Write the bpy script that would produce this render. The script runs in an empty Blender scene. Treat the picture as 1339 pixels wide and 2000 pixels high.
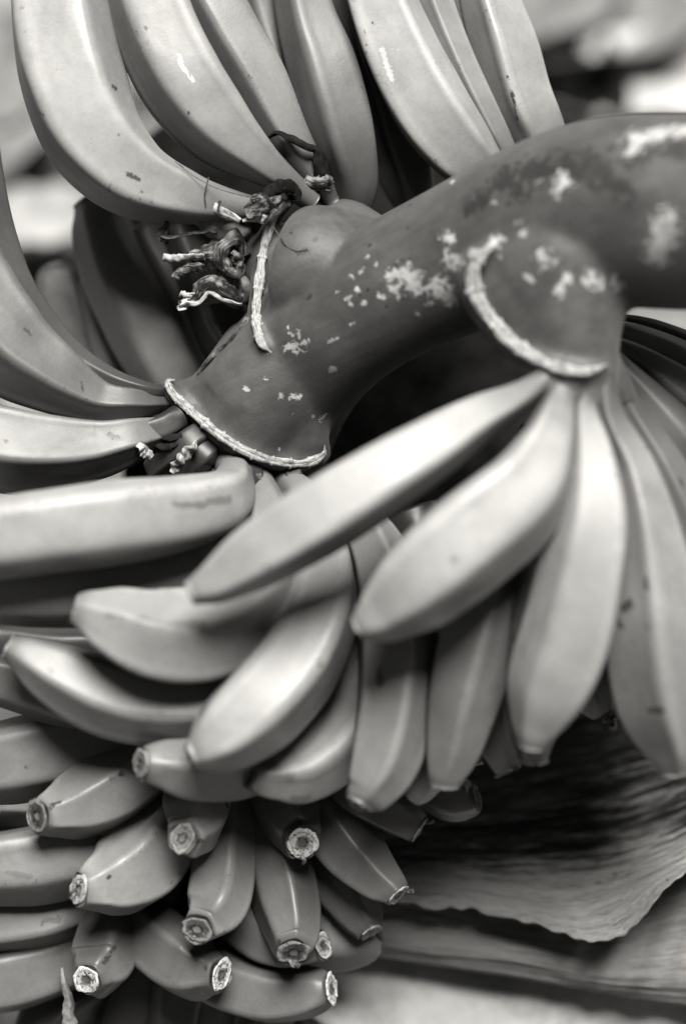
import bpy, math, random
from mathutils import Vector, Matrix, noise
from mathutils.bvhtree import BVHTree
random.seed(7)
S = bpy.context.scene
COL = S.collection
R = math.radians

# ---------------------------------------------------------------- camera, sky, sun, exposure
K = 0.28 / 1339            # metres per photograph pixel at the plane in focus
DF = 0.80                  # distance of that plane
PITCH = 50
cam_d = bpy.data.cameras.new('camera'); cam = bpy.data.objects.new('camera', cam_d); COL.objects.link(cam)
cam.location = (0, 0, 0.88); cam.rotation_euler = (R(90 - PITCH), 0, 0)
cam_d.sensor_fit = 'VERTICAL'; cam_d.sensor_height = 36
cam_d.lens = 36 * DF / (2000 * K)
cam_d.clip_start = 0.02; cam_d.clip_end = 400
cam_d.dof.use_dof = True; cam_d.dof.focus_distance = DF; cam_d.dof.aperture_fstop = 2.2
S.camera = cam
CM = Matrix.Translation(cam.location) @ cam.rotation_euler.to_matrix().to_4x4()
CO = Vector(cam.location)

SUN = (CM.to_3x3() @ Vector((0.10, 0.70, 0.70))).normalized()
w = bpy.data.worlds.new('World'); S.world = w; w.use_nodes = True
nt = w.node_tree; nt.nodes.clear()
sky = nt.nodes.new('ShaderNodeTexSky'); sky.sky_type = 'NISHITA'; sky.sun_disc = False; sky.air_density = 0.5; sky.dust_density = 0.3
sky.sun_elevation = math.asin(SUN.z); sky.sun_rotation = math.atan2(SUN.x, SUN.y)
bw = nt.nodes.new('ShaderNodeRGBToBW'); bg = nt.nodes.new('ShaderNodeBackground'); bg.inputs[1].default_value = 0.05
wo = nt.nodes.new('ShaderNodeOutputWorld')
nt.links.new(sky.outputs[0], bw.inputs[0]); wm = nt.nodes.new('ShaderNodeMix'); wm.data_type = 'RGBA'; wm.blend_type = 'MULTIPLY'; wm.inputs[0].default_value = 1
wm.inputs[7].default_value = (1, 0.975, 0.92, 1); nt.links.new(bw.outputs[0], wm.inputs[6]); nt.links.new(wm.outputs[2], bg.inputs[0]); nt.links.new(bg.outputs[0], wo.inputs[0])
sd = bpy.data.lights.new('sun', 'SUN'); sd.energy = 5.0; sd.angle = R(32); sd.color = (1, 0.975, 0.92)
so = bpy.data.objects.new('sun', sd); COL.objects.link(so)
so.rotation_euler = SUN.to_track_quat('Z', 'Y').to_euler()
S.view_settings.view_transform = 'Standard'; S.view_settings.look = 'None'
S.view_settings.exposure = 0.12; S.view_settings.gamma = 1
S.render.engine = 'CYCLES'
S.cycles.max_bounces = 4; S.cycles.diffuse_bounces = 0; S.cycles.glossy_bounces = 2

# ---------------------------------------------------------------- helpers
def P(x, y, d=0.0):
    """a point seen at photograph pixel x, y; d = distance behind the focus plane, in pixels"""
    z = DF + d * K
    s = K * z / DF
    return CM @ Vector(((x - 669.5) * s, (1000 - y) * s, -z))
def SC(d): return K * (DF + d * K) / DF
def raydir(x, y): return (P(x, y, 0) - CO).normalized()

def cr(p0, p1, p2, p3, t):
    return 0.5 * ((2 * p1) + (p2 - p0) * t + (2 * p0 - 5 * p1 + 4 * p2 - p3) * t * t + (3 * p1 - p0 - 3 * p2 + p3) * t ** 3)

def spline(pts, n, vals=None):
    """pts: list of Vector(4) (x, y, z, r) -> n resampled at even arc length"""
    q = [2 * pts[0] - pts[1]] + pts + [2 * pts[-1] - pts[-2]]
    dense = []
    for i in range(len(pts) - 1):
        for j in range(24):
            dense.append(cr(q[i], q[i + 1], q[i + 2], q[i + 3], j / 24))
    dense.append(pts[-1].copy())
    L = [0.0]
    for a, b in zip(dense, dense[1:]): L.append(L[-1] + (b.xyz - a.xyz).length)
    out = []; k = 0
    for i in range(n):
        s = L[-1] * i / (n - 1)
        while k < len(L) - 2 and L[k + 1] < s: k += 1
        f = (s - L[k]) / max(1e-9, L[k + 1] - L[k])
        out.append(dense[k].lerp(dense[k + 1], min(1, f)))
    return out, L[-1]

def frames(c, up=None):
    """parallel transport frames seeded at the middle with the direction to the camera"""
    n = len(c)
    T = []
    for i in range(n):
        a = c[max(0, i - 1)].xyz; b = c[min(n - 1, i + 1)].xyz
        T.append((b - a).normalized())
    m = n // 2
    N = [None] * n
    v = (CO - c[m].xyz).normalized() if up is None else up
    N[m] = (v - T[m] * v.dot(T[m])).normalized()
    for i in range(m + 1, n):
        v = N[i - 1]; N[i] = (v - T[i] * v.dot(T[i])).normalized()
    for i in range(m - 1, -1, -1):
        v = N[i + 1]; N[i] = (v - T[i] * v.dot(T[i])).normalized()
    return T, N, [T[i].cross(N[i]) for i in range(n)]

def to4(p):
    x, y, d, r = p
    v = P(x, y, d)
    return Vector((v.x, v.y, v.z, r * SC(d)))

def ss(a, b, x):
    t = max(0.0, min(1.0, (x - a) / (b - a))); return t * t * (3 - 2 * t)

def mesh_obj(name, verts, faces, mat, parent=None, origin=None, attrs=None, smooth=True, kind=None, label=None):
    """ONE mesh object from world-space vertices, origin at `origin`"""
    o0 = Vector(origin) if origin is not None else Vector((0, 0, 0))
    me = bpy.data.meshes.new(name)
    me.from_pydata([tuple(Vector(v) - o0) for v in verts], [], faces)
    if smooth: me.polygons.foreach_set('use_smooth', [True] * len(me.polygons))
    for k, vals in (attrs or {}).items():
        a = me.attributes.new(k, 'FLOAT', 'POINT'); a.data.foreach_set('value', vals)
    me.materials.append(mat); me.update()
    o = bpy.data.objects.new(name, me); COL.objects.link(o)
    if parent is not None:
        o.parent = parent
        b = parent; off = Vector((0, 0, 0))
        while b is not None: off += Vector(b.location); b = b.parent
        o.location = o0 - off
    else:
        o.location = o0
    if kind: o['kind'] = kind
    if label: o['label'] = label
    return o

def tag(o, label, cat, group=None, kind=None):
    o['label'] = label; o['category'] = cat
    if group: o['group'] = group
    if kind: o['kind'] = kind
    return o

def tube_faces(n, m, cap0=True, cap1=True):
    f = []
    for i in range(n - 1):
        for j in range(m):
            a = i * m + j; b = i * m + (j + 1) % m
            f.append((a, b, b + m, a + m))
    if cap0: f.append(tuple(range(m)))
    if cap1: f.append(tuple(reversed(range((n - 1) * m, n * m))))
    return f

# ---------------------------------------------------------------- materials
TINT = (1.0, 1.0, 1.0)
def g(v): return (v * TINT[0], v * TINT[1], v * TINT[2], 1)
class NT:
    def __init__(s, name):
        s.m = bpy.data.materials.new(name); s.m.use_nodes = True; s.t = s.m.node_tree; s.t.nodes.clear()
        s.out = s.n('ShaderNodeOutputMaterial'); s.p = s.n('ShaderNodeBsdfPrincipled'); s.l(s.p.outputs[0], s.out.inputs[0])
    def n(s, t): return s.t.nodes.new(t)
    def l(s, a, b): s.t.links.new(a, b)
    def val(s, x, inp):
        if isinstance(x, (int, float)): inp.default_value = x
        else: s.l(x, inp)
    def math(s, op, a, b=0.0, clamp=False):
        n = s.n('ShaderNodeMath'); n.operation = op; n.use_clamp = clamp
        s.val(a, n.inputs[0]); s.val(b, n.inputs[1]); return n.outputs[0]
    def attr(s, name):
        n = s.n('ShaderNodeAttribute'); n.attribute_name = name; return n.outputs['Fac']
    def coord(s, k='Object'): return s.n('ShaderNodeTexCoord').outputs[k]
    def noise(s, vec, scale, detail=3, rough=0.55, w=None, dist=0):
        n = s.n('ShaderNodeTexNoise')
        if w is not None: n.noise_dimensions = '4D'; s.val(w, n.inputs['W'])
        s.l(vec, n.inputs['Vector']); n.inputs['Scale'].default_value = scale; n.inputs['Detail'].default_value = detail
        n.inputs['Roughness'].default_value = rough; n.inputs['Distortion'].default_value = dist
        return n.outputs['Fac']
    def step(s, x, a, b, lo=0.0, hi=1.0):
        n = s.n('ShaderNodeMapRange'); n.interpolation_type = 'SMOOTHSTEP'
        s.val(x, n.inputs[0]); n.inputs[1].default_value = a; n.inputs[2].default_value = b
        n.inputs[3].default_value = lo; n.inputs[4].default_value = hi; return n.outputs[0]
    def mix(s, f, a, b):
        n = s.n('ShaderNodeMix'); n.data_type = 'RGBA'; s.val(f, n.inputs[0])
        for x, i in ((a, n.inputs[6]), (b, n.inputs[7])):
            if isinstance(x, (int, float)): i.default_value = g(x)
            elif isinstance(x, tuple): i.default_value = x
            else: s.l(x, i)
        return n.outputs[2]
    def mul(s, a, b):
        n = s.n('ShaderNodeMix'); n.data_type = 'RGBA'; n.blend_type = 'MULTIPLY'; n.inputs[0].default_value = 1
        s.l(a, n.inputs[6]); s.l(b, n.inputs[7]); return n.outputs[2]
    def bump(s, h, strength, dist, prev=None):
        n = s.n('ShaderNodeBump'); n.inputs['Strength'].default_value = strength; n.inputs['Distance'].default_value = dist
        s.l(h, n.inputs['Height'])
        if prev is not None: s.l(prev, n.inputs['Normal'])
        s.l(n.outputs[0], s.p.inputs['Normal']); return n.outputs[0]

def banana_material():
    m = NT('banana_skin'); c = m.coord(); rnd = m.n('ShaderNodeObjectInfo')
    rw = m.math('MULTIPLY', rnd.outputs['Random'], 30)
    base = m.n('ShaderNodeMix'); base.data_type = 'RGBA'; base.blend_type = 'MULTIPLY'; base.inputs[0].default_value = 1
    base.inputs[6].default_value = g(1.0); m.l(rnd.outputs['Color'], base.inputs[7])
    col = base.outputs[2]
    big = m.noise(c, 38, 2, 0.5, rw)
    col = m.mul(col, m.mix(m.step(big, 0.3, 0.7), 0.84, 1.07))
    mot = m.noise(c, 170, 5, 0.7, rw)
    col = m.mul(col, m.mix(m.step(mot, 0.34, 0.66), 0.94, 1.04))
    # lengthwise fibres: u = along, v = around
    cmb = m.n('ShaderNodeCombineXYZ'); m.l(m.math('MULTIPLY', m.attr('u'), 3.0), cmb.inputs[0]); m.l(m.attr('vx'), cmb.inputs[1]); m.l(m.attr('vy'), cmb.inputs[2])
    fib = m.noise(cmb.outputs[0], 9, 3, 0.6, rw)
    col = m.mul(col, m.mix(m.step(fib, 0.3, 0.75), 0.94, 1.04))
    # ridge a little paler, ends a little greener (darker)
    col = m.mul(col, m.mix(m.step(m.attr('ridge'), 0.80, 1.0), 1.0, 1.14))
    col = m.mul(col, m.mix(m.attr('ends'), 1.0, 0.26))
    # flecks
    fl = m.noise(c, 900, 2, 0.5, rw); fm = m.noise(c, 60, 2, 0.5, rw)
    fleck = m.math('MULTIPLY', m.step(fl, 0.67, 0.73), m.step(fm, 0.46, 0.62))
    col = m.mix(m.math('MULTIPLY', fleck, 0.65), col, 0.12)
    # rubbed ridges
    rub = m.math('MULTIPLY', m.step(m.attr('ridge'), 0.72, 0.98), m.math('MULTIPLY', m.step(m.noise(c, 420, 4, 0.7, rw), 0.56, 0.64), m.step(m.noise(c, 45, 2, 0.5, rw), 0.50, 0.62)))
    col = m.mix(m.math('MULTIPLY', rub, 0.7), col, 0.08)
    # fine scratches across the skin
    cm2 = m.n('ShaderNodeCombineXYZ'); m.l(m.math('MULTIPLY', m.attr('u'), 14.0), cm2.inputs[0]); m.l(m.math('MULTIPLY', m.attr('vx'), 9.0), cm2.inputs[1]); m.l(m.math('MULTIPLY', m.attr('vy'), 1.2), cm2.inputs[2])
    scr = m.math('MULTIPLY', m.step(m.noise(cm2.outputs[0], 5, 3, 0.7, rw), 0.69, 0.73), m.step(fm, 0.45, 0.6))
    col = m.mix(m.math('MULTIPLY', scr, 0.35), col, 0.10)
    # bruises and scuffs at their places
    n1 = m.noise(c, 520, 4, 0.7, rw)
    dk = m.math('ADD', m.attr('dark'), m.math('MULTIPLY', m.math('SUBTRACT', n1, 0.5), 3.4))
    col = m.mix(m.math('MULTIPLY', m.step(dk, 0.42, 0.62), 0.93), col, 0.03)
    col = m.mix(m.math('MULTIPLY', m.step(m.attr('dark'), 0.0, 1.0), 0.5), col, 0.10)
    sf = m.math('ADD', m.attr('soft'), m.math('MULTIPLY', m.math('SUBTRACT', m.noise(c, 200, 3, 0.6, rw), 0.5), 1.6))
    col = m.mix(m.math('MULTIPLY', m.step(sf, 0.2, 0.8), 0.55), col, 0.10)
    n2 = m.noise(c, 700, 4, 0.7, rw)
    pl = m.math('ADD', m.attr('pale'), m.math('MULTIPLY', m.math('SUBTRACT', n2, 0.5), 2.4))
    pm = m.step(pl, 0.45, 0.6)
    col = m.mix(pm, col, 0.78)
    m.l(col, m.p.inputs['Base Color'])
    m.l(m.step(big, 0.3, 0.7, 0.36, 0.50), m.p.inputs["Roughness"]); m.p.inputs["Specular IOR Level"].default_value = 0.75
    b = m.bump(fib, 0.14, 0.0004)
    b = m.bump(m.noise(c, 1500, 2, 0.6), 0.05, 0.0002, b)
    m.bump(m.math('SUBTRACT', pm, m.step(dk, 0.42, 0.62)), 0.2, 0.0003, b)
    return m.m

def stalk_material():
    m = NT('green_stalk_skin'); c = m.coord()
    a = m.noise(c, 26, 4, 0.6); b_ = m.noise(c, 120, 4, 0.65); f = m.noise(c, 900, 3, 0.7)
    col = m.mix(m.step(a, 0.3, 0.7), 0.085, 0.155)
    cmb = m.n('ShaderNodeCombineXYZ')
    for k, nm in enumerate(('a1', 'a2', 'a3')): m.l(m.attr(nm), cmb.inputs[k])
    fib = m.noise(cmb.outputs[0], 1.0, 5, 0.66)
    col = m.mul(col, m.mix(m.step(b_, 0.3, 0.7), 0.86, 1.10))
    col = m.mul(col, m.mix(m.step(fib, 0.30, 0.70), 0.86, 1.12))
    pore = m.noise(c, 1300, 2, 0.6)
    col = m.mix(m.math('MULTIPLY', m.step(pore, 0.66, 0.72), 0.35), col, 0.03)
    speck = m.math('MULTIPLY', m.step(f, 0.66, 0.74), m.step(a, 0.42, 0.6))
    col = m.mix(m.math('MULTIPLY', speck, 0.30), col, 0.42)
    dk = m.math('ADD', m.attr('dark'), m.math('MULTIPLY', m.math('SUBTRACT', m.noise(c, 240, 5, 0.75), 0.5), 4.0))
    col = m.mix(m.math('MULTIPLY', m.step(dk, 0.35, 0.75), 0.85), col, 0.02)
    n2 = m.noise(c, 420, 5, 0.72)
    pl = m.math('ADD', m.attr('pale'), m.math('MULTIPLY', m.math('SUBTRACT', n2, 0.5), 3.0))
    pm = m.step(pl, 0.52, 0.72)
    col = m.mix(m.math('MULTIPLY', pm, 0.97), col, m.mix(m.step(b_, 0.35, 0.65), 0.48, 0.82))
    m.l(col, m.p.inputs['Base Color'])
    m.p.inputs['Roughness'].default_value = 0.5; m.p.inputs['Specular IOR Level'].default_value = 0.6; m.p.inputs['Sheen Weight'].default_value = 0.2
    b = m.bump(fib, 0.2, 0.0008)
    b = m.bump(m.noise(c, 500, 4, 0.65), 0.3, 0.0005, b)
    b = m.bump(m.noise(c, 2200, 2, 0.6), 0.25, 0.0003, b)
    m.bump(pm, 0.5, 0.0005, b)
    return m.m

def plain(name, lo, hi, scale, rough=0.7, bump=0.5, bd=0.0006, stretch=None, spec=0.3, contrast=(0.35, 0.65)):
    m = NT(name); c = m.coord()
    if stretch:
        mp = m.n('ShaderNodeMapping'); mp.inputs['Scale'].default_value = stretch; m.l(c, mp.inputs[0]); c = mp.outputs[0]
    n = m.noise(c, scale, 5, 0.68)
    m.l(m.mix(m.step(n, *contrast), lo, hi), m.p.inputs['Base Color'])
    m.p.inputs['Roughness'].default_value = rough; m.p.inputs['Specular IOR Level'].default_value = spec
    m.bump(n, bump, bd)
    return m.m

def scar_ridge_material():
    m = NT('dry_scar_rim')
    cmb = m.n('ShaderNodeCombineXYZ'); m.l(m.math('MULTIPLY', m.attr('u'), 7.0), cmb.inputs[0]); m.l(m.math('MULTIPLY', m.attr('vx'), 2.0), cmb.inputs[1]); m.l(m.math('MULTIPLY', m.attr('vy'), 2.0), cmb.inputs[2])
    n = m.noise(cmb.outputs[0], 2.2, 5, 0.72)
    n2 = m.noise(m.coord(), 420, 3, 0.6)
    col = m.mix(m.step(n, 0.36, 0.56), 0.10, 0.72)
    col = m.mul(col, m.mix(m.step(n2, 0.3, 0.6), 0.6, 1.05))
    m.l(col, m.p.inputs['Base Color']); m.p.inputs['Roughness'].default_value = 0.6
    m.bump(n, 0.5, 0.0005); return m.m

def tip_material(name, rim, ring, core):
    m = NT(name); c = m.coord(); rad = m.attr('rad'); rnd = m.n('ShaderNodeObjectInfo')
    rw = m.math('MULTIPLY', rnd.outputs['Random'], 30)
    n = m.noise(c, 900, 5, 0.75, rw); n2 = m.noise(c, 420, 4, 0.7, rw)
    rr = m.math('ADD', rad, m.math('MULTIPLY', m.math('SUBTRACT', n2, 0.5), 0.55))
    col = m.mix(m.step(rr, 0.28, 0.46), core, ring)
    col = m.mix(m.step(rr, 0.62, 0.78), col, rim)
    lines = m.n('ShaderNodeMath'); lines.operation = 'SINE'; m.l(m.math('MULTIPLY', rr, 19), lines.inputs[0])
    col = m.mix(m.math('MULTIPLY', m.step(lines.outputs[0], 0.35, 0.9), 0.55), col, core)
    col = m.mix(m.math('MULTIPLY', m.step(n, 0.53, 0.61), 0.85), col, core)
    m.l(col, m.p.inputs['Base Color']); m.p.inputs['Roughness'].default_value = 0.55
    m.bump(n, 0.7, 0.0007); return m.m

def sheath_material(name, dark, pale, dark_amt, streak=(0.42, 0.6)):
    """fibrous dry banana leaf sheath; attribute stain = how decayed"""
    m = NT(name); c = m.coord()
    cmb = m.n('ShaderNodeCombineXYZ'); m.l(m.math('MULTIPLY', m.attr('u'), 2.0), cmb.inputs[0]); m.l(m.math('MULTIPLY', m.attr('v'), 17.0), cmb.inputs[1])
    n = m.noise(cmb.outputs[0], 3.0, 5, 0.62, dist=0.5)
    fine = m.noise(cmb.outputs[0], 14.0, 3, 0.6)
    nn = m.math('ADD', m.math('MULTIPLY', m.math('SUBTRACT', n, 0.5), 1.9), m.math('ADD', m.math('MULTIPLY', m.math('SUBTRACT', fine, 0.5), 0.8), 0.5))
    st = m.math('ADD', m.math('SUBTRACT', nn, 0.5), m.math('SUBTRACT', 1.0, m.attr('stain')))
    base = m.mix(m.step(st, 0.02, 0.66), dark, pale)
    base = m.mul(base, m.mix(m.step(fine, 0.35, 0.65), 0.82, 1.1))
    sp = m.noise(c, 330, 3, 0.6); spm = m.math('MULTIPLY', m.step(sp, 0.64, 0.70), m.attr('spots'))
    base = m.mix(m.math('MULTIPLY', spm, 0.7), base, 0.03)
    m.l(base, m.p.inputs['Base Color']); m.p.inputs['Roughness'].default_value = 0.55; m.p.inputs['Specular IOR Level'].default_value = 0.4
    b = m.bump(nn, 0.8, 0.006); m.bump(m.noise(c, 60, 3), 0.3, 0.003, b)
    return m.m

def ground_material():
    m = NT('dry_soil_and_litter'); c = m.coord()
    a = m.noise(c, 7, 4, 0.6); b_ = m.noise(c, 40, 4, 0.65)
    col = m.mix(m.step(a, 0.36, 0.62), 0.14, 0.42)
    col = m.mul(col, m.mix(m.step(b_, 0.3, 0.7), 0.6, 1.2))
    m.l(col, m.p.inputs['Base Color']); m.p.inputs['Roughness'].default_value = 0.9; m.bump(b_, 0.6, 0.01); return m.m

M_BAN = banana_material(); M_STALK = stalk_material(); M_RIM = scar_ridge_material()
M_TIP = tip_material('pale_dried_tip', 0.88, 0.66, 0.02)
M_TIPD = tip_material('dark_dried_tip', 0.26, 0.06, 0.012)
M_TIPS = tip_material('smooth_green_tip', 0.52, 0.42, 0.03)
def streaky(name, lo, hi, a, b_):
    m = NT(name); cmb = m.n('ShaderNodeCombineXYZ')
    m.l(m.math('MULTIPLY', m.attr('u'), 5.0), cmb.inputs[0]); m.l(m.math('MULTIPLY', m.attr('vx'), 2.4), cmb.inputs[1]); m.l(m.math('MULTIPLY', m.attr('vy'), 2.4), cmb.inputs[2])
    n = m.noise(cmb.outputs[0], 1.8, 5, 0.7); n2 = m.noise(m.coord(), 260, 3, 0.6)
    col = m.mix(m.step(m.math('ADD', m.math('MULTIPLY', n, 0.65), m.math('MULTIPLY', n2, 0.35)), a, b_), lo, hi)
    m.l(col, m.p.inputs['Base Color']); m.p.inputs['Roughness'].default_value = 0.42; m.p.inputs['Specular IOR Level'].default_value = 0.5
    m.bump(n, 0.6, 0.0005); return m.m
M_DRY = streaky('dark_shrivelled_tissue', 0.02, 0.36, 0.46, 0.62)
M_DRYP = streaky('pale_shrivelled_tissue', 0.10, 0.74, 0.38, 0.54)
M_HAIR = plain('dry_thread', 0.05, 0.16, 300, 0.6)
M_SH1 = sheath_material('fibrous_dry_sheath', 0.035, 0.88, 0.6)
M_SH2 = sheath_material('smooth_dry_sheath', 0.38, 0.85, 0.2)
M_GR = ground_material()
M_LEAF = plain('bleached_dry_leaf', 0.55, 0.88, 25, 0.7, 0.4, 0.003)
M_LEAFP = plain('pale_dry_leaf', 0.34, 0.60, 22, 0.7, 0.4, 0.003)
M_LEAFM = plain('grey_dry_leaf', 0.16, 0.36, 30, 0.7, 0.4, 0.003)
M_LEAF_SHADE = plain('rotten_leaf_and_gap_shade', 0.006, 0.025, 60, 0.8, 0.4, 0.003, spec=0.15)  # dark leaves and bracts, also the painted shade of the two gap sheets

# ---------------------------------------------------------------- ground
gm = []
GN = 90
for j in range(GN + 1):
    for i in range(GN + 1):
        fx = (i / GN * 2 - 1); fy = (j / GN * 2 - 1)
        x = math.copysign(abs(fx) ** 4 * 160 + abs(fx) * 2.0, fx); y = 1 + math.copysign(abs(fy) ** 4 * 160 + abs(fy) * 2.0, fy)
        z = 0.02 * noise.noise(Vector((x * 2.1, y * 2.1, 0))) + 0.006 * noise.noise(Vector((x * 9, y * 9, 3)))
        gm.append((x, y, z - 0.012))
gf = [(j * (GN + 1) + i, j * (GN + 1) + i + 1, (j + 1) * (GN + 1) + i + 1, (j + 1) * (GN + 1) + i) for j in range(GN) for i in range(GN)]
mesh_obj('ground', gm, gf, M_GR, kind='structure')

def ground_hit(px, py, h=0.0):
    d = raydir(px, py); t = (h - CO.z) / d.z
    return CO + d * t

# scattered litter: nobody could count it
lv, lf = [], []
def litter(cx, cy, cz, L, W, ang, tilt, V, F, seed):
    n = 5; i0 = len(V)
    ca, sa = math.cos(ang), math.sin(ang)
    for i in range(n + 1):
        t = i / n; wd = W * math.sin(math.pi * min(0.97, max(0.05, t))) ** 0.7
        for k in (-1, 0, 1):
            lx = (t - .5) * L; ly = k * wd * .5; lz = 0.25 * W * (abs(k) * 0.6) + 0.2 * L * tilt * (t - .5) + 0.01 * noise.noise(Vector((t * 3, k, seed)))
            V.append((cx + lx * ca - ly * sa, cy + lx * sa + ly * ca, cz + lz))
    for i in range(n):
        for k in range(2):
            a = i0 + i * 3 + k; F.append((a, a + 1, a + 4, a + 3))
for i in range(900):
    x = random.uniform(-0.9, 0.9); y = random.uniform(0.25, 2.2)
    litter(x, y, 0.012 + random.random() * 0.02, random.uniform(0.03, 0.12), random.uniform(0.008, 0.03), random.uniform(0, 6.3), random.uniform(-.8, .8), lv, lf, i)
tag(mesh_obj('leaf_litter', lv, lf, M_LEAFM, kind='stuff'), 'dry leaf fragments scattered over the ground behind the bunch', 'litter')

# ---------------------------------------------------------------- dry leaves, sheaths and added shade sheets
def patch(name, rows, mat, nu=90, nv=60, amp=3.0, thick=8, stain=None, spots=None, wrinkle=None, edge=None):
    """rows of (x, y, d) control points, top row first; smooth surface with real thickness"""
    def row(r, n):
        p = [Vector(a) for a in r]; q = [2 * p[0] - p[1]] + p + [2 * p[-1] - p[-2]]; o = []
        for i in range(n):
            s = i / (n - 1) * (len(p) - 1); k = min(len(p) - 2, int(s)); o.append(cr(q[k], q[k + 1], q[k + 2], q[k + 3], s - k))
        return o
    R_ = [row(r, nu) for r in rows]
    cols = [row([R_[j][i] for j in range(len(rows))], nv) for i in range(nu)]
    V = []; U = []; VV = []; ST = []; SPT = []
    for side in (0, 1):
        for j in range(nv):
            for i in range(nu):
                x, y, d = cols[i][j]; u = i / (nu - 1); v = j / (nv - 1)
                if edge: y += edge(u) * ss(0.8, 1.0, v)
                dd = d + amp * 6 * noise.noise(Vector((u * 5, v * 3, len(name)))) + amp * 3.2 * noise.noise(Vector((u * 5, v * 26, 5)))
                if wrinkle: dd += wrinkle(u, v)
                V.append(P(x, y, dd + side * thick)); U.append(u); VV.append(v)
                ST.append(stain(u, v) if stain else 0.2); SPT.append(spots(u, v) if spots else 0.0)
    F = []; o = nu * nv
    for j in range(nv - 1):
        for i in range(nu - 1):
            a = j * nu + i; F.append((a, a + nu, a + nu + 1, a + 1)); F.append((o + a, o + a + 1, o + a + nu + 1, o + a + nu))
    bd = [i for i in range(nu)] + [j * nu + nu - 1 for j in range(1, nv)] + [(nv - 1) * nu + i for i in range(nu - 2, -1, -1)] + [j * nu for j in range(nv - 2, 0, -1)]
    for a, b in zip(bd, bd[1:] + bd[:1]): F.append((a, b, b + o, a + o))
    c = sum((Vector(v) for v in V), Vector()) / len(V)
    return mesh_obj(name, V, F, mat, origin=c, attrs={'u': U, 'v': VV, 'stain': ST, 'spots': SPT})

# torn, fibrous sheath under the bunch
tag(patch('leaf_sheath', [
    [(500, 1380, 640), (750, 1330, 640), (1000, 1310, 620), (1250, 1270, 600), (1500, 1180, 560)],
    [(520, 1500, 560), (760, 1480, 560), (1000, 1440, 520), (1250, 1390, 480), (1500, 1300, 440)],
    [(560, 1640, 430), (780, 1610, 420), (1000, 1580, 380), (1250, 1530, 340), (1500, 1430, 300)],
    [(600, 1720, 330), (800, 1700, 300), (1000, 1710, 260), (1230, 1690, 200), (1500, 1560, 160)],
    [(640, 1750, 300), (800, 1765, 250), (985, 1790, 200), (1190, 1835, 130), (1335, 1705, 70), (1500, 1600, 60)]],
    M_SH1, 150, 110, 4, 9, stain=lambda u, v: 1.0 - 0.82 * ss(0.58, 0.90, v) + 0.10 * noise.noise(Vector((u * 6, v * 5, 1))) - 0.14 * ss(.45, 1, u),
    spots=lambda u, v: ss(0.55, 0.75, u) * ss(0.6, 0.8, v),
    edge=lambda u: 14 * noise.noise(Vector((u * 14, 0, 0))) + 9 * noise.noise(Vector((u * 40, 2, 0)))),
    'torn fibrous dry leaf sheath with a pale ragged lower edge, right of the bunch', 'leaf sheath')
tag(patch('leaf_sheath', [
    [(560, 1700, 420), (800, 1700, 380), (1000, 1720, 360), (1200, 1730, 320), (1500, 1640, 260)],
    [(580, 1770, 380), (800, 1790, 350), (1000, 1820, 310), (1200, 1830, 260), (1500, 1760, 200)],
    [(600, 1820, 350), (800, 1850, 320), (1000, 1870, 280), (1200, 1900, 230), (1500, 1880, 190)],
    [(620, 1848, 380), (800, 1878, 350), (1000, 1908, 320), (1200, 1943, 280), (1500, 1988, 240)]],
    M_SH2, 120, 40, 3, 14, stain=lambda u, v: 0.45 + 0.2 * noise.noise(Vector((u * 4, v * 3, 9))),
    wrinkle=lambda u, v: 14 * math.sin(u * 70 + v * 5) * ss(0.55, 0.7, u) * (1 - ss(0.85, 1, u)) * ss(0, .4, v)),
    'smooth grey dry sheath with wrinkles, lying below the torn fibrous sheath', 'leaf sheath')
tag(patch('leaf_sheath', [  # dark strip added to paint the shade of the gap, no real sheath
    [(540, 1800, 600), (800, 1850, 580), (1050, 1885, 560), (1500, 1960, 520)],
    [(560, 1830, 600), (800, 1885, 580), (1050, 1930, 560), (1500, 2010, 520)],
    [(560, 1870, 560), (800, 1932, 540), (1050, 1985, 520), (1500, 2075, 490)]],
    M_LEAF_SHADE, 60, 20, 2, 10), 'near-black strip added as painted shade in the gap below the grey sheath', 'leaf sheath')

tag(patch('leaf_sheath', [  # dark sheet added behind the stalk to stand for the cavity's deep shadow
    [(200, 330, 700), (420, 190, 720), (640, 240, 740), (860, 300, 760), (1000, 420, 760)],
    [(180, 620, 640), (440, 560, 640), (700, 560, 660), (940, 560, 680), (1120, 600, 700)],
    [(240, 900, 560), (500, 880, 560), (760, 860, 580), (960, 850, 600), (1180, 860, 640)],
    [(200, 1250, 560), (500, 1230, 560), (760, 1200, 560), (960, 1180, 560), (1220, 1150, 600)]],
    M_LEAF_SHADE, 60, 40, 2, 10), 'near-black sheet added as painted shade in the deep gap behind the stalk and fingers', 'leaf sheath')

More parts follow.
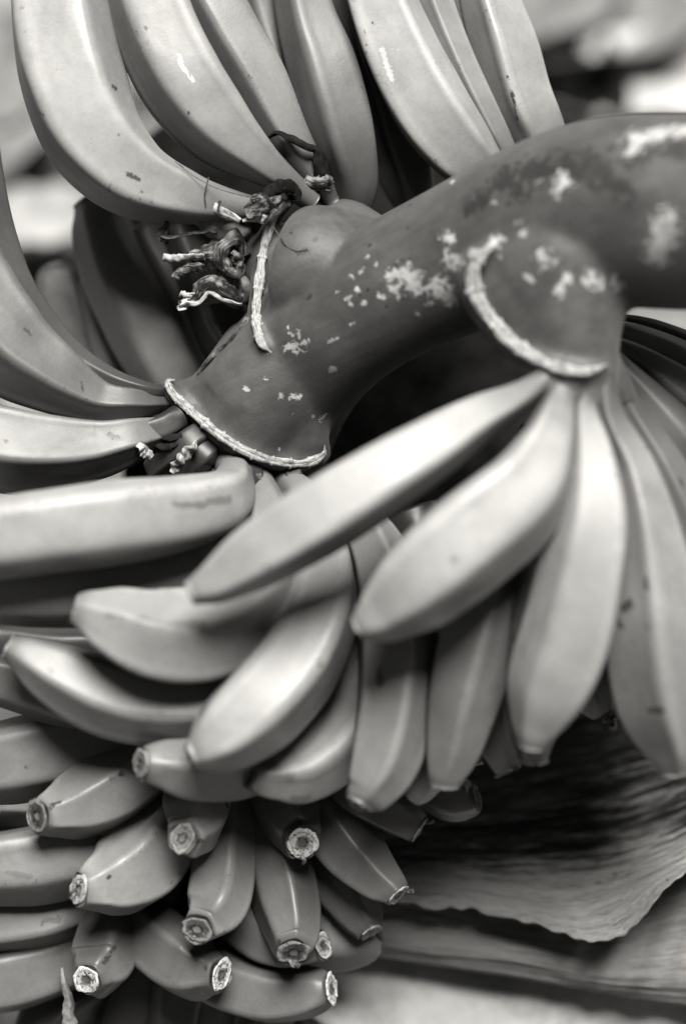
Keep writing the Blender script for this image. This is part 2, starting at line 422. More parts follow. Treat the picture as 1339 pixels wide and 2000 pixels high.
def ground_leaf(px, py, L, W, ang, mat, label, h=0.03, tilt=0.0, name='dry_leaf', curl=0.3):
    """a broad dry leaf lying on the ground at the place seen at px, py"""
    c = ground_hit(px, py, h); V = []; F = []; n = 16; m = 8
    ca, sa = math.cos(R(ang)), math.sin(R(ang))
    for side in (0, 1):
        for i in range(n + 1):
            t = i / n; wd = W * (max(0.03, math.sin(math.pi * (0.03 + .94 * t)))) ** 0.6
            for k in range(m + 1):
                s = k / m * 2 - 1
                wd2 = wd * (1 + 0.15 * noise.noise(Vector((t * 5, math.copysign(1, s), px))))
                lx = (t - .5) * L; ly = s * wd2 * .5
                lz = curl * W * s * s + tilt * lx + 0.15 * W * noise.noise(Vector((t * 4, s * 2, py))) - side * 0.0015
                V.append(c + Vector((lx * ca - ly * sa, lx * sa + ly * ca, lz)))
    o = (n + 1) * (m + 1)
    for i in range(n):
        for k in range(m):
            a = i * (m + 1) + k; F.append((a, a + 1, a + m + 2, a + m + 1)); F.append((o + a, o + a + m + 1, o + a + m + 2, o + a + 1))
    bd = [k for k in range(m + 1)] + [i * (m + 1) + m for i in range(1, n + 1)] + [n * (m + 1) + k for k in range(m - 1, -1, -1)] + [i * (m + 1) for i in range(n - 1, 0, -1)]
    for a, b in zip(bd, bd[1:] + bd[:1]): F.append((b, a, a + o, b + o))
    ob = mesh_obj(name, V, F, mat, origin=c); tag(ob, label, 'leaf', 'dry leaves on the ground')
    return ob
ground_leaf(1300, 160, 0.20, 0.10, 12, M_LEAF, 'bleached dry leaf, a bright blur just above the stalk at the right edge', curl=0.1)
ground_leaf(80, 430, 0.07, 0.06, 20, M_LEAFP, 'pale broad dry leaf, the bright blur left of the large curved banana', curl=0.1)
ground_leaf(20, 240, 0.20, 0.08, 80, M_LEAFM, 'grey dry leaf at the far left beside the large curved banana', h=0.025)
ground_leaf(1190, 70, 0.20, 0.12, 40, M_LEAFM, 'grey broad dry leaf, a soft blur below the top right corner', h=0.03)
ground_leaf(1120, 230, 0.14, 0.07, 75, M_LEAF_SHADE, 'dark rotten leaf blurred between the rightmost upright banana and the bleached leaf', h=0.03)
ground_leaf(1090, 20, 0.16, 0.09, 60, M_LEAFM, 'grey dry leaf behind the rightmost upright banana', h=0.03)
ground_leaf(640, 60, 0.25, 0.12, 40, M_LEAF, 'pale dry leaf glimpsed between the upright bananas at the top', h=0.03)
ground_leaf(1290, 615, 0.16, 0.10, 10, M_LEAFM, 'grey dry leaf seen in the gap under the stalk at the right edge', h=0.03)
ground_leaf(1010, 1990, 0.26, 0.09, -18, M_LEAF, 'bleached dry leaf below the black band at the bottom', h=0.06, curl=0.1)
ground_leaf(760, 1960, 0.14, 0.07, -35, M_LEAF, 'pale blurred dry leaf beside the lowest banana tip', h=0.05, curl=0.1)

# ---------------------------------------------------------------- the bunch
BUNCH = bpy.data.objects.new('banana_bunch', None); COL.objects.link(BUNCH)
BUNCH.location = P(480, 1300, 350)
tag(BUNCH, 'bunch of unripe bananas on a thick curved stalk, lying on dry leaf sheaths', 'banana bunch')

# stalk: swept pieces fused by a voxel remesh
def round_sweep(pts, n, m, sq=None, up=None):
    c, L = spline([to4(p) for p in pts], n); T, N, B = frames(c)
    V = []
    for i in range(n):
        for j in range(m):
            a = 2 * math.pi * j / m
            V.append(c[i].xyz + c[i].w * (math.cos(a) * N[i] + math.sin(a) * B[i]))
    return V, tube_faces(n, m)
def join(parts):
    V = []; F = []
    for v, f in parts:
        o = len(V); V += v; F += [tuple(i + o for i in q) for q in f]
    return V, F
stalk_parts = [
    round_sweep([(1750, 400, -420, 190), (1500, 412, -330, 190), (1339, 415, -270, 190), (1180, 415, -210, 184), (1040, 450, -150, 168), (900, 505, -90, 148),
                 (770, 565, -35, 138), (650, 640, 30, 138), (560, 740, 120, 140), (500, 880, 240, 140), (460, 1100, 340, 130), (430, 1400, 400, 120), (400, 1750, 430, 90), (390, 2050, 440, 60)], 90, 40),
    # cushion of the upper left hand
    round_sweep([(700, 560, 20, 120), (640, 540, 20, 128), (600, 530, 30, 132), (575, 525, 40, 120)], 10, 36),
    round_sweep([(700, 520, 60, 110), (640, 460, 70, 90), (618, 440, 70, 70)], 8, 36),
    round_sweep([(590, 520, 90, 85), (540, 515, 90, 80), (500, 510, 95, 70), (475, 510, 100, 55)], 8, 32),
    # cushion of the lower left hand
    round_sweep([(560, 690, 60, 120), (520, 760, 60, 125), (490, 800, 70, 120)], 10, 36),
    round_sweep([(500, 700, 60, 80), (450, 745, 60, 66), (400, 780, 66, 52), (350, 792, 85, 47)], 8, 28),
    round_sweep([(600, 740, 80, 70), (588, 810, 60, 60), (598, 862, 60, 46), (600, 885, 70, 36)], 8, 28),
    round_sweep([(510, 780, 45, 110), (485, 835, 62, 100), (470, 880, 100, 78)], 8, 28),
    round_sweep([(560, 820, 60, 76), (560, 870, 75, 68), (560, 900, 95, 52)], 8, 28),
    # cushion of the right hand, nearest the camera
    round_sweep([(1110, 480, -190, 150), (1102, 550, -215, 156), (1108, 610, -235, 126), (1120, 660, -250, 98), (1130, 705, -255, 78), (1132, 760, -255, 68), (1140, 800, -250, 44)], 30, 36),
    # necks of the fingers grown together under the scar
    round_sweep([(1110, 712, -268, 34), (1075, 742, -298, 30), (1040, 762, -316, 25)], 8, 20),
    round_sweep([(1120, 712, -272, 34), (1102, 755, -302, 34), (1094, 790, -316, 30)], 8, 20),
    round_sweep([(1140, 712, -268, 30), (1140, 765, -292, 30), (1139, 800, -300, 26)], 8, 20),
    round_sweep([(1165, 712, -262, 28), (1180, 765, -280, 28), (1186, 800, -286, 27)], 8, 20),
    round_sweep([(1180, 700, -230, 30), (1208, 760, -230, 30), (1222, 795, -228, 26)], 8, 20),
    round_sweep([(1000, 520, -205, 86), (1020, 580, -225, 80), (1070, 640, -245, 78), (1100, 680, -250, 70)], 14, 28),
]
def fuse(parts, voxel, it):
    V, F = join(parts)
    tmp = bpy.data.meshes.new('tmp'); tmp.from_pydata([tuple(v) for v in V], [], F); to = bpy.data.objects.new('tmp', tmp); COL.objects.link(to)
    md = to.modifiers.new('r', 'REMESH'); md.mode = 'VOXEL'; md.voxel_size = voxel
    m2 = to.modifiers.new('s', 'SMOOTH'); m2.factor = 0.6; m2.iterations = it
    dg = bpy.context.evaluated_depsgraph_get(); ev = to.evaluated_get(dg).to_mesh()
    sv = [Vector(v.co) for v in ev.vertices]; sf = [tuple(p.vertices) for p in ev.polygons]
    bpy.data.objects.remove(to)
    return sv, sf, BVHTree.FromPolygons(sv, sf)
def on_surface(bvh, pts, lift=0.0):
    """give each (x, y, d, r) the depth of the surface seen there, smoothed"""
    ds = []
    for (x, y, d, r) in pts:
        h = bvh.ray_cast(CO, raydir(x, y)); ds.append(None if h[0] is None else ((CM.inverted() @ h[0]).z * -1 - DF) / K)
    ok = [i for i, v in enumerate(ds) if v is not None]
    for i in range(len(ds)):
        if ds[i] is None: ds[i] = ds[min(ok, key=lambda k: abs(k - i))]
    sm = [min(ds[i], (ds[max(0, i - 1)] + ds[i] + ds[min(len(ds) - 1, i + 1)]) / 3) for i in range(len(ds))]
    return [(x, y, dd - lift * r, r) for (x, y, d, r), dd in zip(pts, sm)]
RIM_A = [(645, 372, 40, 3), (610, 370, 30, 4), (580, 380, 0, 6), (556, 402, 0, 9), (533, 428, 0, 11), (520, 465, 0, 12), (511, 510, 0, 12), (505, 560, 0, 12), (500, 610, 0, 12), (502, 645, 0, 12), (512, 672, 0, 11), (528, 687, 0, 7)]
RIM_B = [(342, 741, 0, 6), (328, 746, 0, 9), (336, 768, 0, 11), (365, 796, 0, 11), (400, 826, 0, 12), (440, 858, 0, 12), (485, 883, 0, 12), (530, 900, 0, 12), (575, 906, 0, 12), (612, 900, 0, 12), (632, 886, 0, 10), (634, 868, 0, 6)]
RIM_C = [(972, 478, -250, 9), (945, 495, -250, 15), (924, 530, -250, 20), (930, 575, -260, 20), (960, 625, -270, 20), (1000, 668, -280, 19), (1050, 702, -290, 17), (1100, 722, -300, 14), (1145, 726, -300, 11), (1185, 712, -300, 7)]
_, _, B0 = fuse(stalk_parts, 0.0022, 20)
# swollen lips that carry the scars
for rim, w_ in ((RIM_A, 1.5), (RIM_B, 1.6), (RIM_C, 1.6)):
    stalk_parts.append(round_sweep([(x, y, d, r * w_) for (x, y, d, r) in on_surface(B0, rim, -0.2)], 60, 16))
SV, SF, SBVH = fuse(stalk_parts, 0.0013, 14)
def cast(bvh, x, y, default=0.0):
    h = bvh.ray_cast(CO, raydir(x, y))
    return h[0] if h[0] is not None else None

def fields(verts, bvh, marks):
    """per-vertex strength of 'dark' and 'pale' marks given as segments seen at pixels"""
    out = {k: [-1.0] * len(verts) for k in ('dark', 'pale', 'soft')}
    for kind, x1, y1, x2, y2, r in marks:
        a = cast(bvh, x1, y1); b = cast(bvh, x2, y2)
        if a is None and b is None: continue
        a = a or b; b = b or a
        rr = r * K; ab = b - a; L2 = ab.length_squared; lst = out[kind]
        for i, v in enumerate(verts):
            w_ = v - a
            if abs(w_.x) > 0.06 or abs(w_.y) > 0.08 or abs(w_.z) > 0.08: continue
            t = 0 if L2 < 1e-12 else max(0, min(1, w_.dot(ab) / L2))
            f = 1 - (w_ - ab * t).length / rr
            if f > lst[i]: lst[i] = f
    return out
stalk_marks = [('pale', *m) for m in [
    (870, 460, 876, 468, 26), (790, 535, 812, 560, 34), (850, 560, 880, 580, 46), (875, 500, 890, 515, 30), (760, 540, 775, 536, 22), (770, 565, 774, 572, 24), (740, 580, 745, 578, 14),
    (815, 615, 816, 616, 12), (716, 502, 717, 503, 10), (705, 530, 707, 530, 12), (1095, 350, 1100, 358, 28), (920, 490, 925, 492, 20), (905, 515, 905, 515, 14), (1060, 505, 1070, 507, 30),
    (1090, 570, 1110, 540, 20), (1155, 545, 1165, 550, 32), (1290, 440, 1280, 500, 42), (1310, 430, 1300, 470, 40), (1240, 270, 1290, 262, 42), (1290, 258, 1345, 252, 42), (1225, 300, 1240, 290, 26),
    (1020, 455, 1022, 460, 16), (1030, 540, 1034, 544, 16), (640, 670, 660, 660, 6), (555, 680, 600, 668, 13), (880, 355, 882, 358, 12), (582, 645, 584, 660, 9), (1080, 375, 1085, 377, 20), (1200, 545, 1210, 560, 22), (960, 480, 968, 470, 22)]]
stalk_marks += [('dark', *m) for m in [
    (980, 350, 1060, 330, 60), (1060, 330, 1160, 320, 62), (1000, 380, 1010, 385, 34), (1160, 340, 1210, 360, 50), (920, 400, 940, 395, 36), (1230, 315, 1330, 290, 34), (800, 402, 802, 402, 9),
    (590, 490, 600, 488, 9), (612, 470, 616, 466, 8), (575, 492, 582, 496, 6)]]
rs = random.Random(3)
for _ in range(46):
    cx, cy, sp = rs.choice([(560, 660, 60), (820, 560, 70), (560, 760, 90), (1010, 440, 80), (700, 560, 90), (600, 840, 60)])
    x, y = cx + rs.gauss(0, sp * .6), cy + rs.gauss(0, sp * .45)
    stalk_marks.append(('pale', x, y, x + rs.uniform(-8, 8), y + rs.uniform(-5, 5), rs.choice([6, 7, 8, 12])))
for _ in range(14):
    x, y = rs.uniform(560, 900), rs.uniform(430, 640)
    stalk_marks.append(('dark', x, y, x + rs.uniform(-4, 4), y + rs.uniform(-4, 4), rs.choice([6, 8])))
fd = fields(SV, SBVH, stalk_marks)
ax = (P(560, 700, 60) - P(1150, 430, -150)).normalized(); ay = (ax.cross(CM.to_3x3() @ Vector((0, 0, 1)))).normalized(); az = ax.cross(ay)
fd['a1'] = [v.dot(ax) * 22 for v in SV]; fd['a2'] = [v.dot(ay) * 160 for v in SV]; fd['a3'] = [v.dot(az) * 160 for v in SV]
STALK = mesh_obj('stalk', SV, SF, M_STALK, BUNCH, origin=P(900, 500, 0), attrs=fd)
STALK['label'] = 'thick dark green stalk blotched with pale scabs'

def rope(name, pts, mat, parent, n=120, m=14, flat=0.7, rough=0.18, knots=0, label=None, groove=False, seed=0, lift=0.0, bvh=None, freq=9.0, taper=False):
    """bent, uneven strand. pts (x, y, d, r); with bvh the strand follows that surface"""
    q = []
    for (x, y, d, r) in pts:
        q.append(to4((x, y, d, r)))
    if bvh is not None: q = [to4(p_) for p_ in on_surface(bvh, pts, lift)]
    c, L = spline(q, n); T, N, B = frames(c)
    V = []; U = []; VX = []; VY = []
    for i in range(n):
        t = i / (n - 1)
        if groove: c[i].w *= 0.86 * (0.85 + 0.3 * noise.noise(Vector((t * 14, seed, 2)))) * (0.25 + 0.75 * ss(0, .05, t) * (1 - ss(.95, 1, t)))
        kn = 0
        if knots:
            ph = (t * knots + 0.25 * noise.noise(Vector((t * 6, seed, 1)))) % 1.0
            kn = math.exp(-((ph - .5) / 0.05) ** 2)
        for j in range(m):
            a = 2 * math.pi * j / m
            rr = c[i].w * (1 + 0.32 * kn * (0.4 + 0.6 * abs(math.sin(a))))
            if groove: rr *= 1 - 0.42 * math.exp(-(math.sin(a) / 0.35) ** 2) * (math.cos(a) > 0) + 0.05 * math.cos(5 * a)
            rr *= 1 + rough * noise.noise(Vector((t * freq * 4, math.cos(a) * 1.3, math.sin(a) * 1.3 + seed)))
            V.append(c[i].xyz + rr * (flat * math.cos(a) * N[i] + math.sin(a) * B[i])); U.append(t * L * 20); VX.append(math.cos(a)); VY.append(math.sin(a))
    return mesh_obj(name, V, tube_faces(n, m), mat, parent, origin=c[0].xyz, attrs={'u': U, 'vx': VX, 'vy': VY}, label=label)

rope('bract_scar', RIM_A,
     M_RIM, STALK, 260, 28, 0.7, 0.22, knots=7, groove=True, bvh=SBVH, lift=0.35, freq=3, label='pale scar ridge crossing the stalk below the upper left hand')
rope('bract_scar', RIM_B,
     M_RIM, STALK, 280, 28, 0.7, 0.22, knots=11, groove=True, bvh=SBVH, lift=0.35, freq=3, seed=4, label='pale scar ridge round the cushion of the lower left hand')
rope('bract_scar', RIM_C,
     M_RIM, STALK, 200, 24, 0.7, 0.25, knots=6, groove=True, bvh=SBVH, lift=0.3, freq=3, seed=9, label='broad blurred scar ridge above the right hand')
rope('skin_fold', [(482, 626, 20, 3), (455, 660, 20, 5), (425, 690, 20, 6), (400, 715, 20, 5), (385, 733, 20, 3)], M_DRY, STALK, 60, 10, 0.7, 0.3, bvh=SBVH, lift=0.2)

# ---------------------------------------------------------------- bananas
FIV = [2 * math.pi * k / 5 for k in range(5)]
def tip_scar(c, T, N, B, r, parent, dark=False, seed=0):
    prof = [(0.96, -0.12), (1.02, -0.03), (1.04, 0.05), (0.98, 0.12), (0.88, 0.12), (0.74, 0.05), (0.56, 0.03), (0.40, 0.08), (0.26, 0.00), (0.12, -0.16)]
    el = 1 + 0.16 * math.sin(seed)
    m = 28; V = []; RA = []
    for k, (a, h) in enumerate(prof):
        for j in range(m):
            th = 2 * math.pi * j / m; cs, sn = math.cos(th), math.sin(th)
            nn = noise.noise(Vector((cs * 1.6 + seed, sn * 1.6, k * 0.4))); nf = noise.noise(Vector((cs * 5, sn * 5 + seed, k * 1.1)))
            rr = r * a * (1 + 0.22 * nn * a + 0.10 * nf * (a > .2)); hh = r * (h + 0.12 * nf + 0.08 * nn)
            V.append(c + T * hh + rr * (cs * N * el + sn * B / el)); RA.append(a / 1.04)
    F = tube_faces(len(prof), m, False, False)
    V.append(c - T * r * 0.12); RA.append(0); e = len(V) - 1; b = (len(prof) - 1) * m
    for j in range(m): F.append((b + j, b + (j + 1) % m, e))
    return mesh_obj('tip_scar', V, F, (M_TIP, M_TIPD, M_TIPS)[int(dark)], parent, origin=c, attrs={'rad': RA})

BVHS = {}
def banana(pts, roll=0, tone=0.50, tip=True, dark=False, marks=(), label=None, p=10, wob=1.0, hi=False, name='banana', endr=None, neck=0.65):
    n, m = (150, 96) if (hi or marks) else (84, 60)
    c, L = spline([to4(q) for q in pts], n); T, N, B = frames(c)
    seed = len(BVHS) * 7.31
    rnd = random.Random(len(BVHS))
    ang = [a + R(roll) + rnd.uniform(-0.13, 0.13) for a in FIV]; ofs = [1 + rnd.uniform(-.05, .05) for _ in FIV]
    V = []; U = []; VX = []; VY = []; RG = []; EN = []
    for i in range(n):
        t = i / (n - 1)
        fac = ss(0.02, 0.2, t) * (1 - 0.6 * ss(0.93, 1.0, t))     # how angular here
        tw = 0.15 * noise.noise(Vector((t * 1.5, seed, 0)))
        for j in range(m):
            th = 2 * math.pi * j / m
            s_ = 0.0
            for a, o in zip(ang, ofs):
                cc = math.cos(th - a - tw)
                if cc > 0: s_ += (cc * o) ** p
            rp = s_ ** (-1 / p)                   # ~1 on faces, ~1.17 on ridges
            rg = max(0.0, min(1.0, (rp - 0.98) / 0.16))
            rp = rp * 0.93 + 0.018 * rg ** 6
            rr = c[i].w * ((1 - fac) + fac * rp)
            cs, sn = math.cos(th), math.sin(th)
            rr *= 1 + wob * (0.022 * noise.noise(Vector((t * 7, cs * 1.2 + seed, sn * 1.2))) + 0.004 * noise.noise(Vector((t * 28, cs * 4 + seed, sn * 4))))
            V.append(c[i].xyz + rr * (cs * N[i] + sn * B[i]))
            U.append(t * L * 30); VX.append(cs); VY.append(sn); RG.append(rg * fac); EN.append(max(neck * (1 - ss(0.04, 0.30, t)), 0.35 * ss(0.96, 1, t)))
    F = tube_faces(n, m)
    bv = BVHTree.FromPolygons(V, F) if marks else None
    at = {'u': U, 'vx': VX, 'vy': VY, 'ridge': RG, 'ends': EN}
    if marks: at.update(fields(V, bv, marks))
    else: at.update({k: [-1.0] * len(V) for k in ('dark', 'pale', 'soft')})
    o = mesh_obj(name, V, F, M_BAN, BUNCH, origin=c[0].xyz, attrs=at, label=label)
    tone = min(0.60, 0.36 * (tone / 0.52) ** 2.4)  # lower, deep and overshadowed fingers get darker tones: shade painted into the skin
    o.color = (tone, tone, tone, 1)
    BVHS[len(BVHS)] = 1
    if tip: tip_scar(c[-1].xyz, T[-1], N[-1], B[-1], c[-1].w * (endr or 0.88), o, dark, seed)
    return o
D = lambda *a: ('dark', *a)
W = lambda *a: ('pale', *a)
F_ = lambda *a: ('soft', *a)

# upper left hand
banana([(530, 415, 40, 22), (450, 401, 10, 32), (368, 385, -10, 52), (265, 345, -20, 78), (190, 270, -20, 95), (150, 180, -10, 103), (127, 80, 10, 104), (118, -60, 40, 100), (125, -250, 90, 80), (140, -360, 110, 36)], -14, 0.58, False,
       marks=[D(222, 170, 228, 173, 9), D(250, 340, 270, 350, 8), D(275, 372, 277, 374, 6), D(352, 322, 356, 326, 8), D(50, 60, 52, 62, 6), D(232, 264, 232, 264, 5), D(75, 215, 85, 225, 7)], label='large pale banana curving down the left side to the upper scar')
banana([(610, 395, 40, 22), (560, 355, 10, 28), (508, 314, 0, 42), (435, 250, 0, 68), (368, 165, 0, 80), (315, 60, 10, 80), (280, -60, 30, 80), (265, -220, 60, 72), (275, -330, 70, 30)], 8, 0.54, False,
       marks=[W(350, 108, 356, 130, 8), W(358, 132, 378, 158, 8), D(285, 55, 286, 57, 6), D(368, 220, 369, 221, 6), D(346, 186, 347, 187, 5), D(365, 245, 366, 246, 5)], label='banana with a short white scratch, second from the left in the top row')
banana([(650, 395, 70, 20), (612, 340, 50, 30), (560, 262, 50, 46), (505, 160, 55, 60), (445, 60, 60, 64), (395, -40, 70, 64), (350, -200, 90, 60), (340, -300, 100, 25)], 20, 0.47, False)
banana([(660, 360, 130, 22), (605, 250, 140, 44), (560, 150, 150, 50), (520, 40, 160, 50), (490, -100, 170, 48), (480, -220, 170, 22)], 30, 0.40, False)
banana([(690, 420, 90, 30), (692, 350, 70, 50), (668, 250, 60, 68), (638, 140, 65, 70), (605, 40, 75, 58), (585, -60, 90, 50), (570, -180, 110, 26)], 30, 0.41, False, p=14)
banana([(830, 450, 190, 30), (790, 340, 180, 52), (755, 230, 170, 56), (715, 100, 180, 56), (690, -20, 190, 56), (680, -160, 190, 40)], 20, 0.42, False)
banana([(990, 400, 60, 40), (940, 340, 30, 54), (895, 288, 20, 68), (838, 210, 20, 76), (785, 110, 25, 74), (745, 10, 35, 68), (722, -90, 50, 64), (700, -260, 80, 40)], -6, 0.60, False, p=16,
       marks=[W(745, 96, 752, 118, 9), W(752, 120, 765, 155, 11), W(775, 95, 780, 98, 5), D(728, 45, 730, 47, 5), W(765, 95, 772, 96, 5)], label='broad bright banana in the top middle with a crusty white patch on its edge')
banana([(1010, 350, 60, 24), (960, 260, 50, 30), (905, 150, 50, 33), (862, 50, 60, 35), (835, -30, 70, 36), (800, -170, 100, 24)], 40, 0.52, False, p=22,
       marks=[D(810, 20, 850, 90, 7), D(850, 95, 880, 150, 5)])
banana([(960, 300, 200, 36), (925, 200, 190, 40), (900, 120, 180, 38), (884, 70, 180, 32), (876, 48, 180, 18)], 0, 0.48)
banana([(1075, 340, 110, 54), (1045, 270, 100, 62), (1012, 195, 100, 66), (985, 100, 100, 66), (955, 0, 110, 58), (930, -120, 120, 50), (920, -250, 130, 22)], 34, 0.58, False, p=18,
       marks=[D(998, 178, 1003, 200, 6), D(1003, 205, 1010, 235, 5), D(990, 150, 992, 155, 5)], label='upright banana farthest right in the top row with a dark flecked ridge')
# shaded fingers behind, left
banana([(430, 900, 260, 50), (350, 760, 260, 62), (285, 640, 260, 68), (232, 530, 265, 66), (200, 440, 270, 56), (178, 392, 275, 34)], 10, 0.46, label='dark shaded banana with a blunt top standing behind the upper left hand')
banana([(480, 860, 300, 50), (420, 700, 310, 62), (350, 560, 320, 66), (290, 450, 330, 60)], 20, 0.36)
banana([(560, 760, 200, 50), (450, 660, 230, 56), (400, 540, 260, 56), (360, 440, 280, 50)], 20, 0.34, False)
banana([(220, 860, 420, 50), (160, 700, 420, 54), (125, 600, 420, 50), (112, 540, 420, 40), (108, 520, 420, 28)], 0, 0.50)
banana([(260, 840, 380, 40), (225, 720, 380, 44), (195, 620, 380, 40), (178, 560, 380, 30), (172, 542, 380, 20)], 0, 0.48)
# lower left hand, left fingers
banana([(360, 768, 100, 18), (325, 766, 55, 15), (285, 764, 12, 19), (205, 742, 10, 30), (115, 690, 15, 46), (25, 585, 20, 58), (-25, 465, 30, 62), (-50, 330, 40, 60), (-50, 150, 50, 40)], 40, 0.31, False, marks=[D(60, 650, 66, 660, 8), D(85, 640, 87, 650, 6), D(30, 560, 34, 590, 7), D(120, 700, 124, 705, 6)])
banana([(365, 796, 100, 18), (325, 789, 50, 18), (262, 788, -8, 26), (190, 782, -15, 40), (100, 735, -15, 66), (15, 672, -10, 86), (-60, 560, 0, 86), (-100, 420, 20, 70)], 32, 0.38, False, p=16,
       marks=[D(160, 745, 163, 765, 5), D(50, 640, 60, 655, 6)])
banana([(372, 830, 90, 20), (335, 838, 30, 24), (260, 856, -15, 40), (190, 872, -20, 54), (100, 878, -25, 70), (0, 868, -30, 78), (-120, 830, -30, 72)], 18, 0.42, False, p=18, marks=[F_(50, 925, 130, 930, 14), D(10, 860, 14, 862, 6), D(215, 850, 235, 858, 9)],
       label='banana at the left edge with a sharp ridge between its pale top and dark underside')
# pale foreground banana at left
banana([(440, 895, 40, 24), (456, 930, -30, 38), (444, 966, -90, 54), (404, 988, -160, 68), (330, 1004, -215, 77), (220, 1018, -270, 83), (85, 1036, -290, 82), (-80, 1060, -290, 78)], 0, 0.60, False, p=6,
       marks=[F_(340, 985, 400, 988, 12), F_(405, 980, 450, 975, 14)], label='very bright blurred banana lying across the left edge below the lower scar')
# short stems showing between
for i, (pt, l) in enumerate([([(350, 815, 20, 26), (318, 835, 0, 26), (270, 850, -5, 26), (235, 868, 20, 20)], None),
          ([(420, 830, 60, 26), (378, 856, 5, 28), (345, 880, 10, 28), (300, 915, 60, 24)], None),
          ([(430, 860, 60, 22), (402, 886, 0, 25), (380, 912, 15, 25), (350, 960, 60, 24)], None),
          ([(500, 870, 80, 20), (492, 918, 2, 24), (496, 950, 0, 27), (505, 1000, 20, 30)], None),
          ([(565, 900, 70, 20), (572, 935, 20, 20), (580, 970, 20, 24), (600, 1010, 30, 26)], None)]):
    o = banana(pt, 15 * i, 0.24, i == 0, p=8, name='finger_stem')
# right hand fingers (nearest)
banana([(1120, 715, -290, 26), (1055, 750, -310, 26), (1000, 784, -330, 33), (935, 818, -350, 46), (850, 872, -370, 62), (740, 940, -390, 72), (625, 1010, -400, 76), (510, 1080, -400, 68), (430, 1132, -398, 47), (392, 1150, -395, 33), (373, 1158, -394, 24)], 14, 0.555,
       dark=2, neck=1.0, label='long pale banana slanting down left from the right hand to the middle of the bunch')
banana([(1112, 710, -290, 28), (1092, 785, -315, 34), (1068, 870, -350, 56), (1015, 968, -380, 86), (905, 1062, -400, 94), (808, 1145, -400, 82), (748, 1196, -390, 56), (718, 1216, -385, 40), (700, 1226, -382, 26)], 4, 0.595,
       marks=[F_(884, 1092, 886, 1094, 12)], dark=2, neck=1.0, label='broad bright banana slanting down left beside the long one, round tip at the centre')
banana([(1140, 710, -290, 26), (1138, 800, -300, 30), (1150, 900, -320, 50), (1152, 1010, -340, 72), (1135, 1130, -350, 82), (1108, 1250, -350, 86), (1070, 1350, -340, 76), (1045, 1420, -330, 46), (1036, 1458, -322, 27)], -10, 0.56, p=14,
       dark=2, neck=1.0, label='bright vertical banana, third from the left in the right hand')
banana([(1172, 710, -280, 24), (1186, 815, -285, 33), (1232, 915, -290, 44), (1258, 1020, -300, 60), (1272, 1140, -300, 78), (1280, 1260, -300, 90), (1292, 1370, -290, 84), (1312, 1455, -280, 56), (1318, 1505, -272, 34)], 36, 0.52, p=16,
       marks=[D(1215, 1190, 1230, 1180, 14), D(1208, 1215, 1212, 1222, 10), D(1268, 1388, 1290, 1388, 11), D(1258, 1130, 1262, 1150, 7)], dark=2, neck=1.0, label='blurred banana at the right edge with black bruises on its shaded face')
banana([(1190, 715, -230, 20), (1225, 805, -220, 32), (1285, 915, -220, 48), (1335, 1040, -220, 60), (1365, 1180, -220, 66), (1380, 1380, -200, 50)], 20, 0.40, p=14, marks=[D(1328, 940, 1332, 945, 8)])
banana([(1195, 700, -170, 20), (1245, 765, -160, 34), (1305, 850, -150, 56), (1380, 950, -140, 56), (1450, 1100, -120, 56)], 10, 0.42, False)
banana([(1195, 675, -120, 20), (1255, 712, -100, 34), (1330, 775, -90, 54), (1430, 860, -70, 50), (1520, 990, -60, 50)], 30, 0.42, False)
banana([(1185, 640, -60, 18), (1250, 662, -30, 26), (1330, 700, -10, 34), (1450, 770, 20, 44)], 10, 0.40, False)
banana([(1185, 625, 20, 14), (1250, 634, 20, 16), (1310, 655, 30, 20), (1420, 710, 40, 32)], 10, 0.28, False)
banana([(1185, 720, -120, 20), (1235, 850, -120, 40), (1290, 1010, -100, 58), (1340, 1200, -90, 64), (1360, 1400, -90, 50)], 0, 0.40)
# second row under the right hand
banana([(1100, 780, -190, 20), (1090, 930, -200, 46), (1080, 1080, -225, 64), (1064, 1220, -240, 76), (1052, 1330, -240, 72), (1042, 1430, -232, 44), (1040, 1484, -226, 28)], -6, 0.42, marks=[D(1002, 1245, 1006, 1262, 10), D(1000, 1200, 1002, 1210, 6)], endr=1.05)
banana([(1060, 900, -60, 30), (1000, 1200, -90, 60), (960, 1350, -110, 62), (966, 1440, -120, 42), (984, 1490, -124, 30), (991, 1506, -125, 26)], 20, 0.34, dark=True, label='dark banana with a withered black tip behind the bright vertical one')
banana([(1130, 900, -40, 40), (1125, 1200, -80, 60), (1140, 1300, -95, 52), (1158, 1360, -100, 38), (1178, 1398, -102, 20)], 30, 0.42, False)
banana([(1040, 840, -100, 26), (1000, 960, -150, 44), (972, 1090, -180, 62), (935, 1225, -200, 76), (905, 1345, -210, 72), (885, 1445, -215, 56), (870, 1510, -214, 38), (866, 1535, -212, 28)], 26, 0.44, p=16, dark=2, label='ribbed banana hanging under the broad bright one, left of the vertical one')
banana([(600, 960, 60, 24), (690, 1010, -40, 40), (745, 1110, -110, 58), (770, 1240, -160, 72), (768, 1360, -190, 72), (748, 1470, -212, 66), (720, 1538, -225, 48), (704, 1562, -232, 34), (698, 1572, -236, 24)], 14, 0.48, p=14,
       marks=[D(740, 1310, 742, 1335, 12)], dark=2, label='upright banana below the centre with a black pit on its ridge')
banana([(900, 1250, -60, 40), (870, 1400, -90, 48), (845, 1490, -108, 42), (818, 1540, -112, 30), (802, 1560, -112, 20)], 10, 0.50, dark=True)
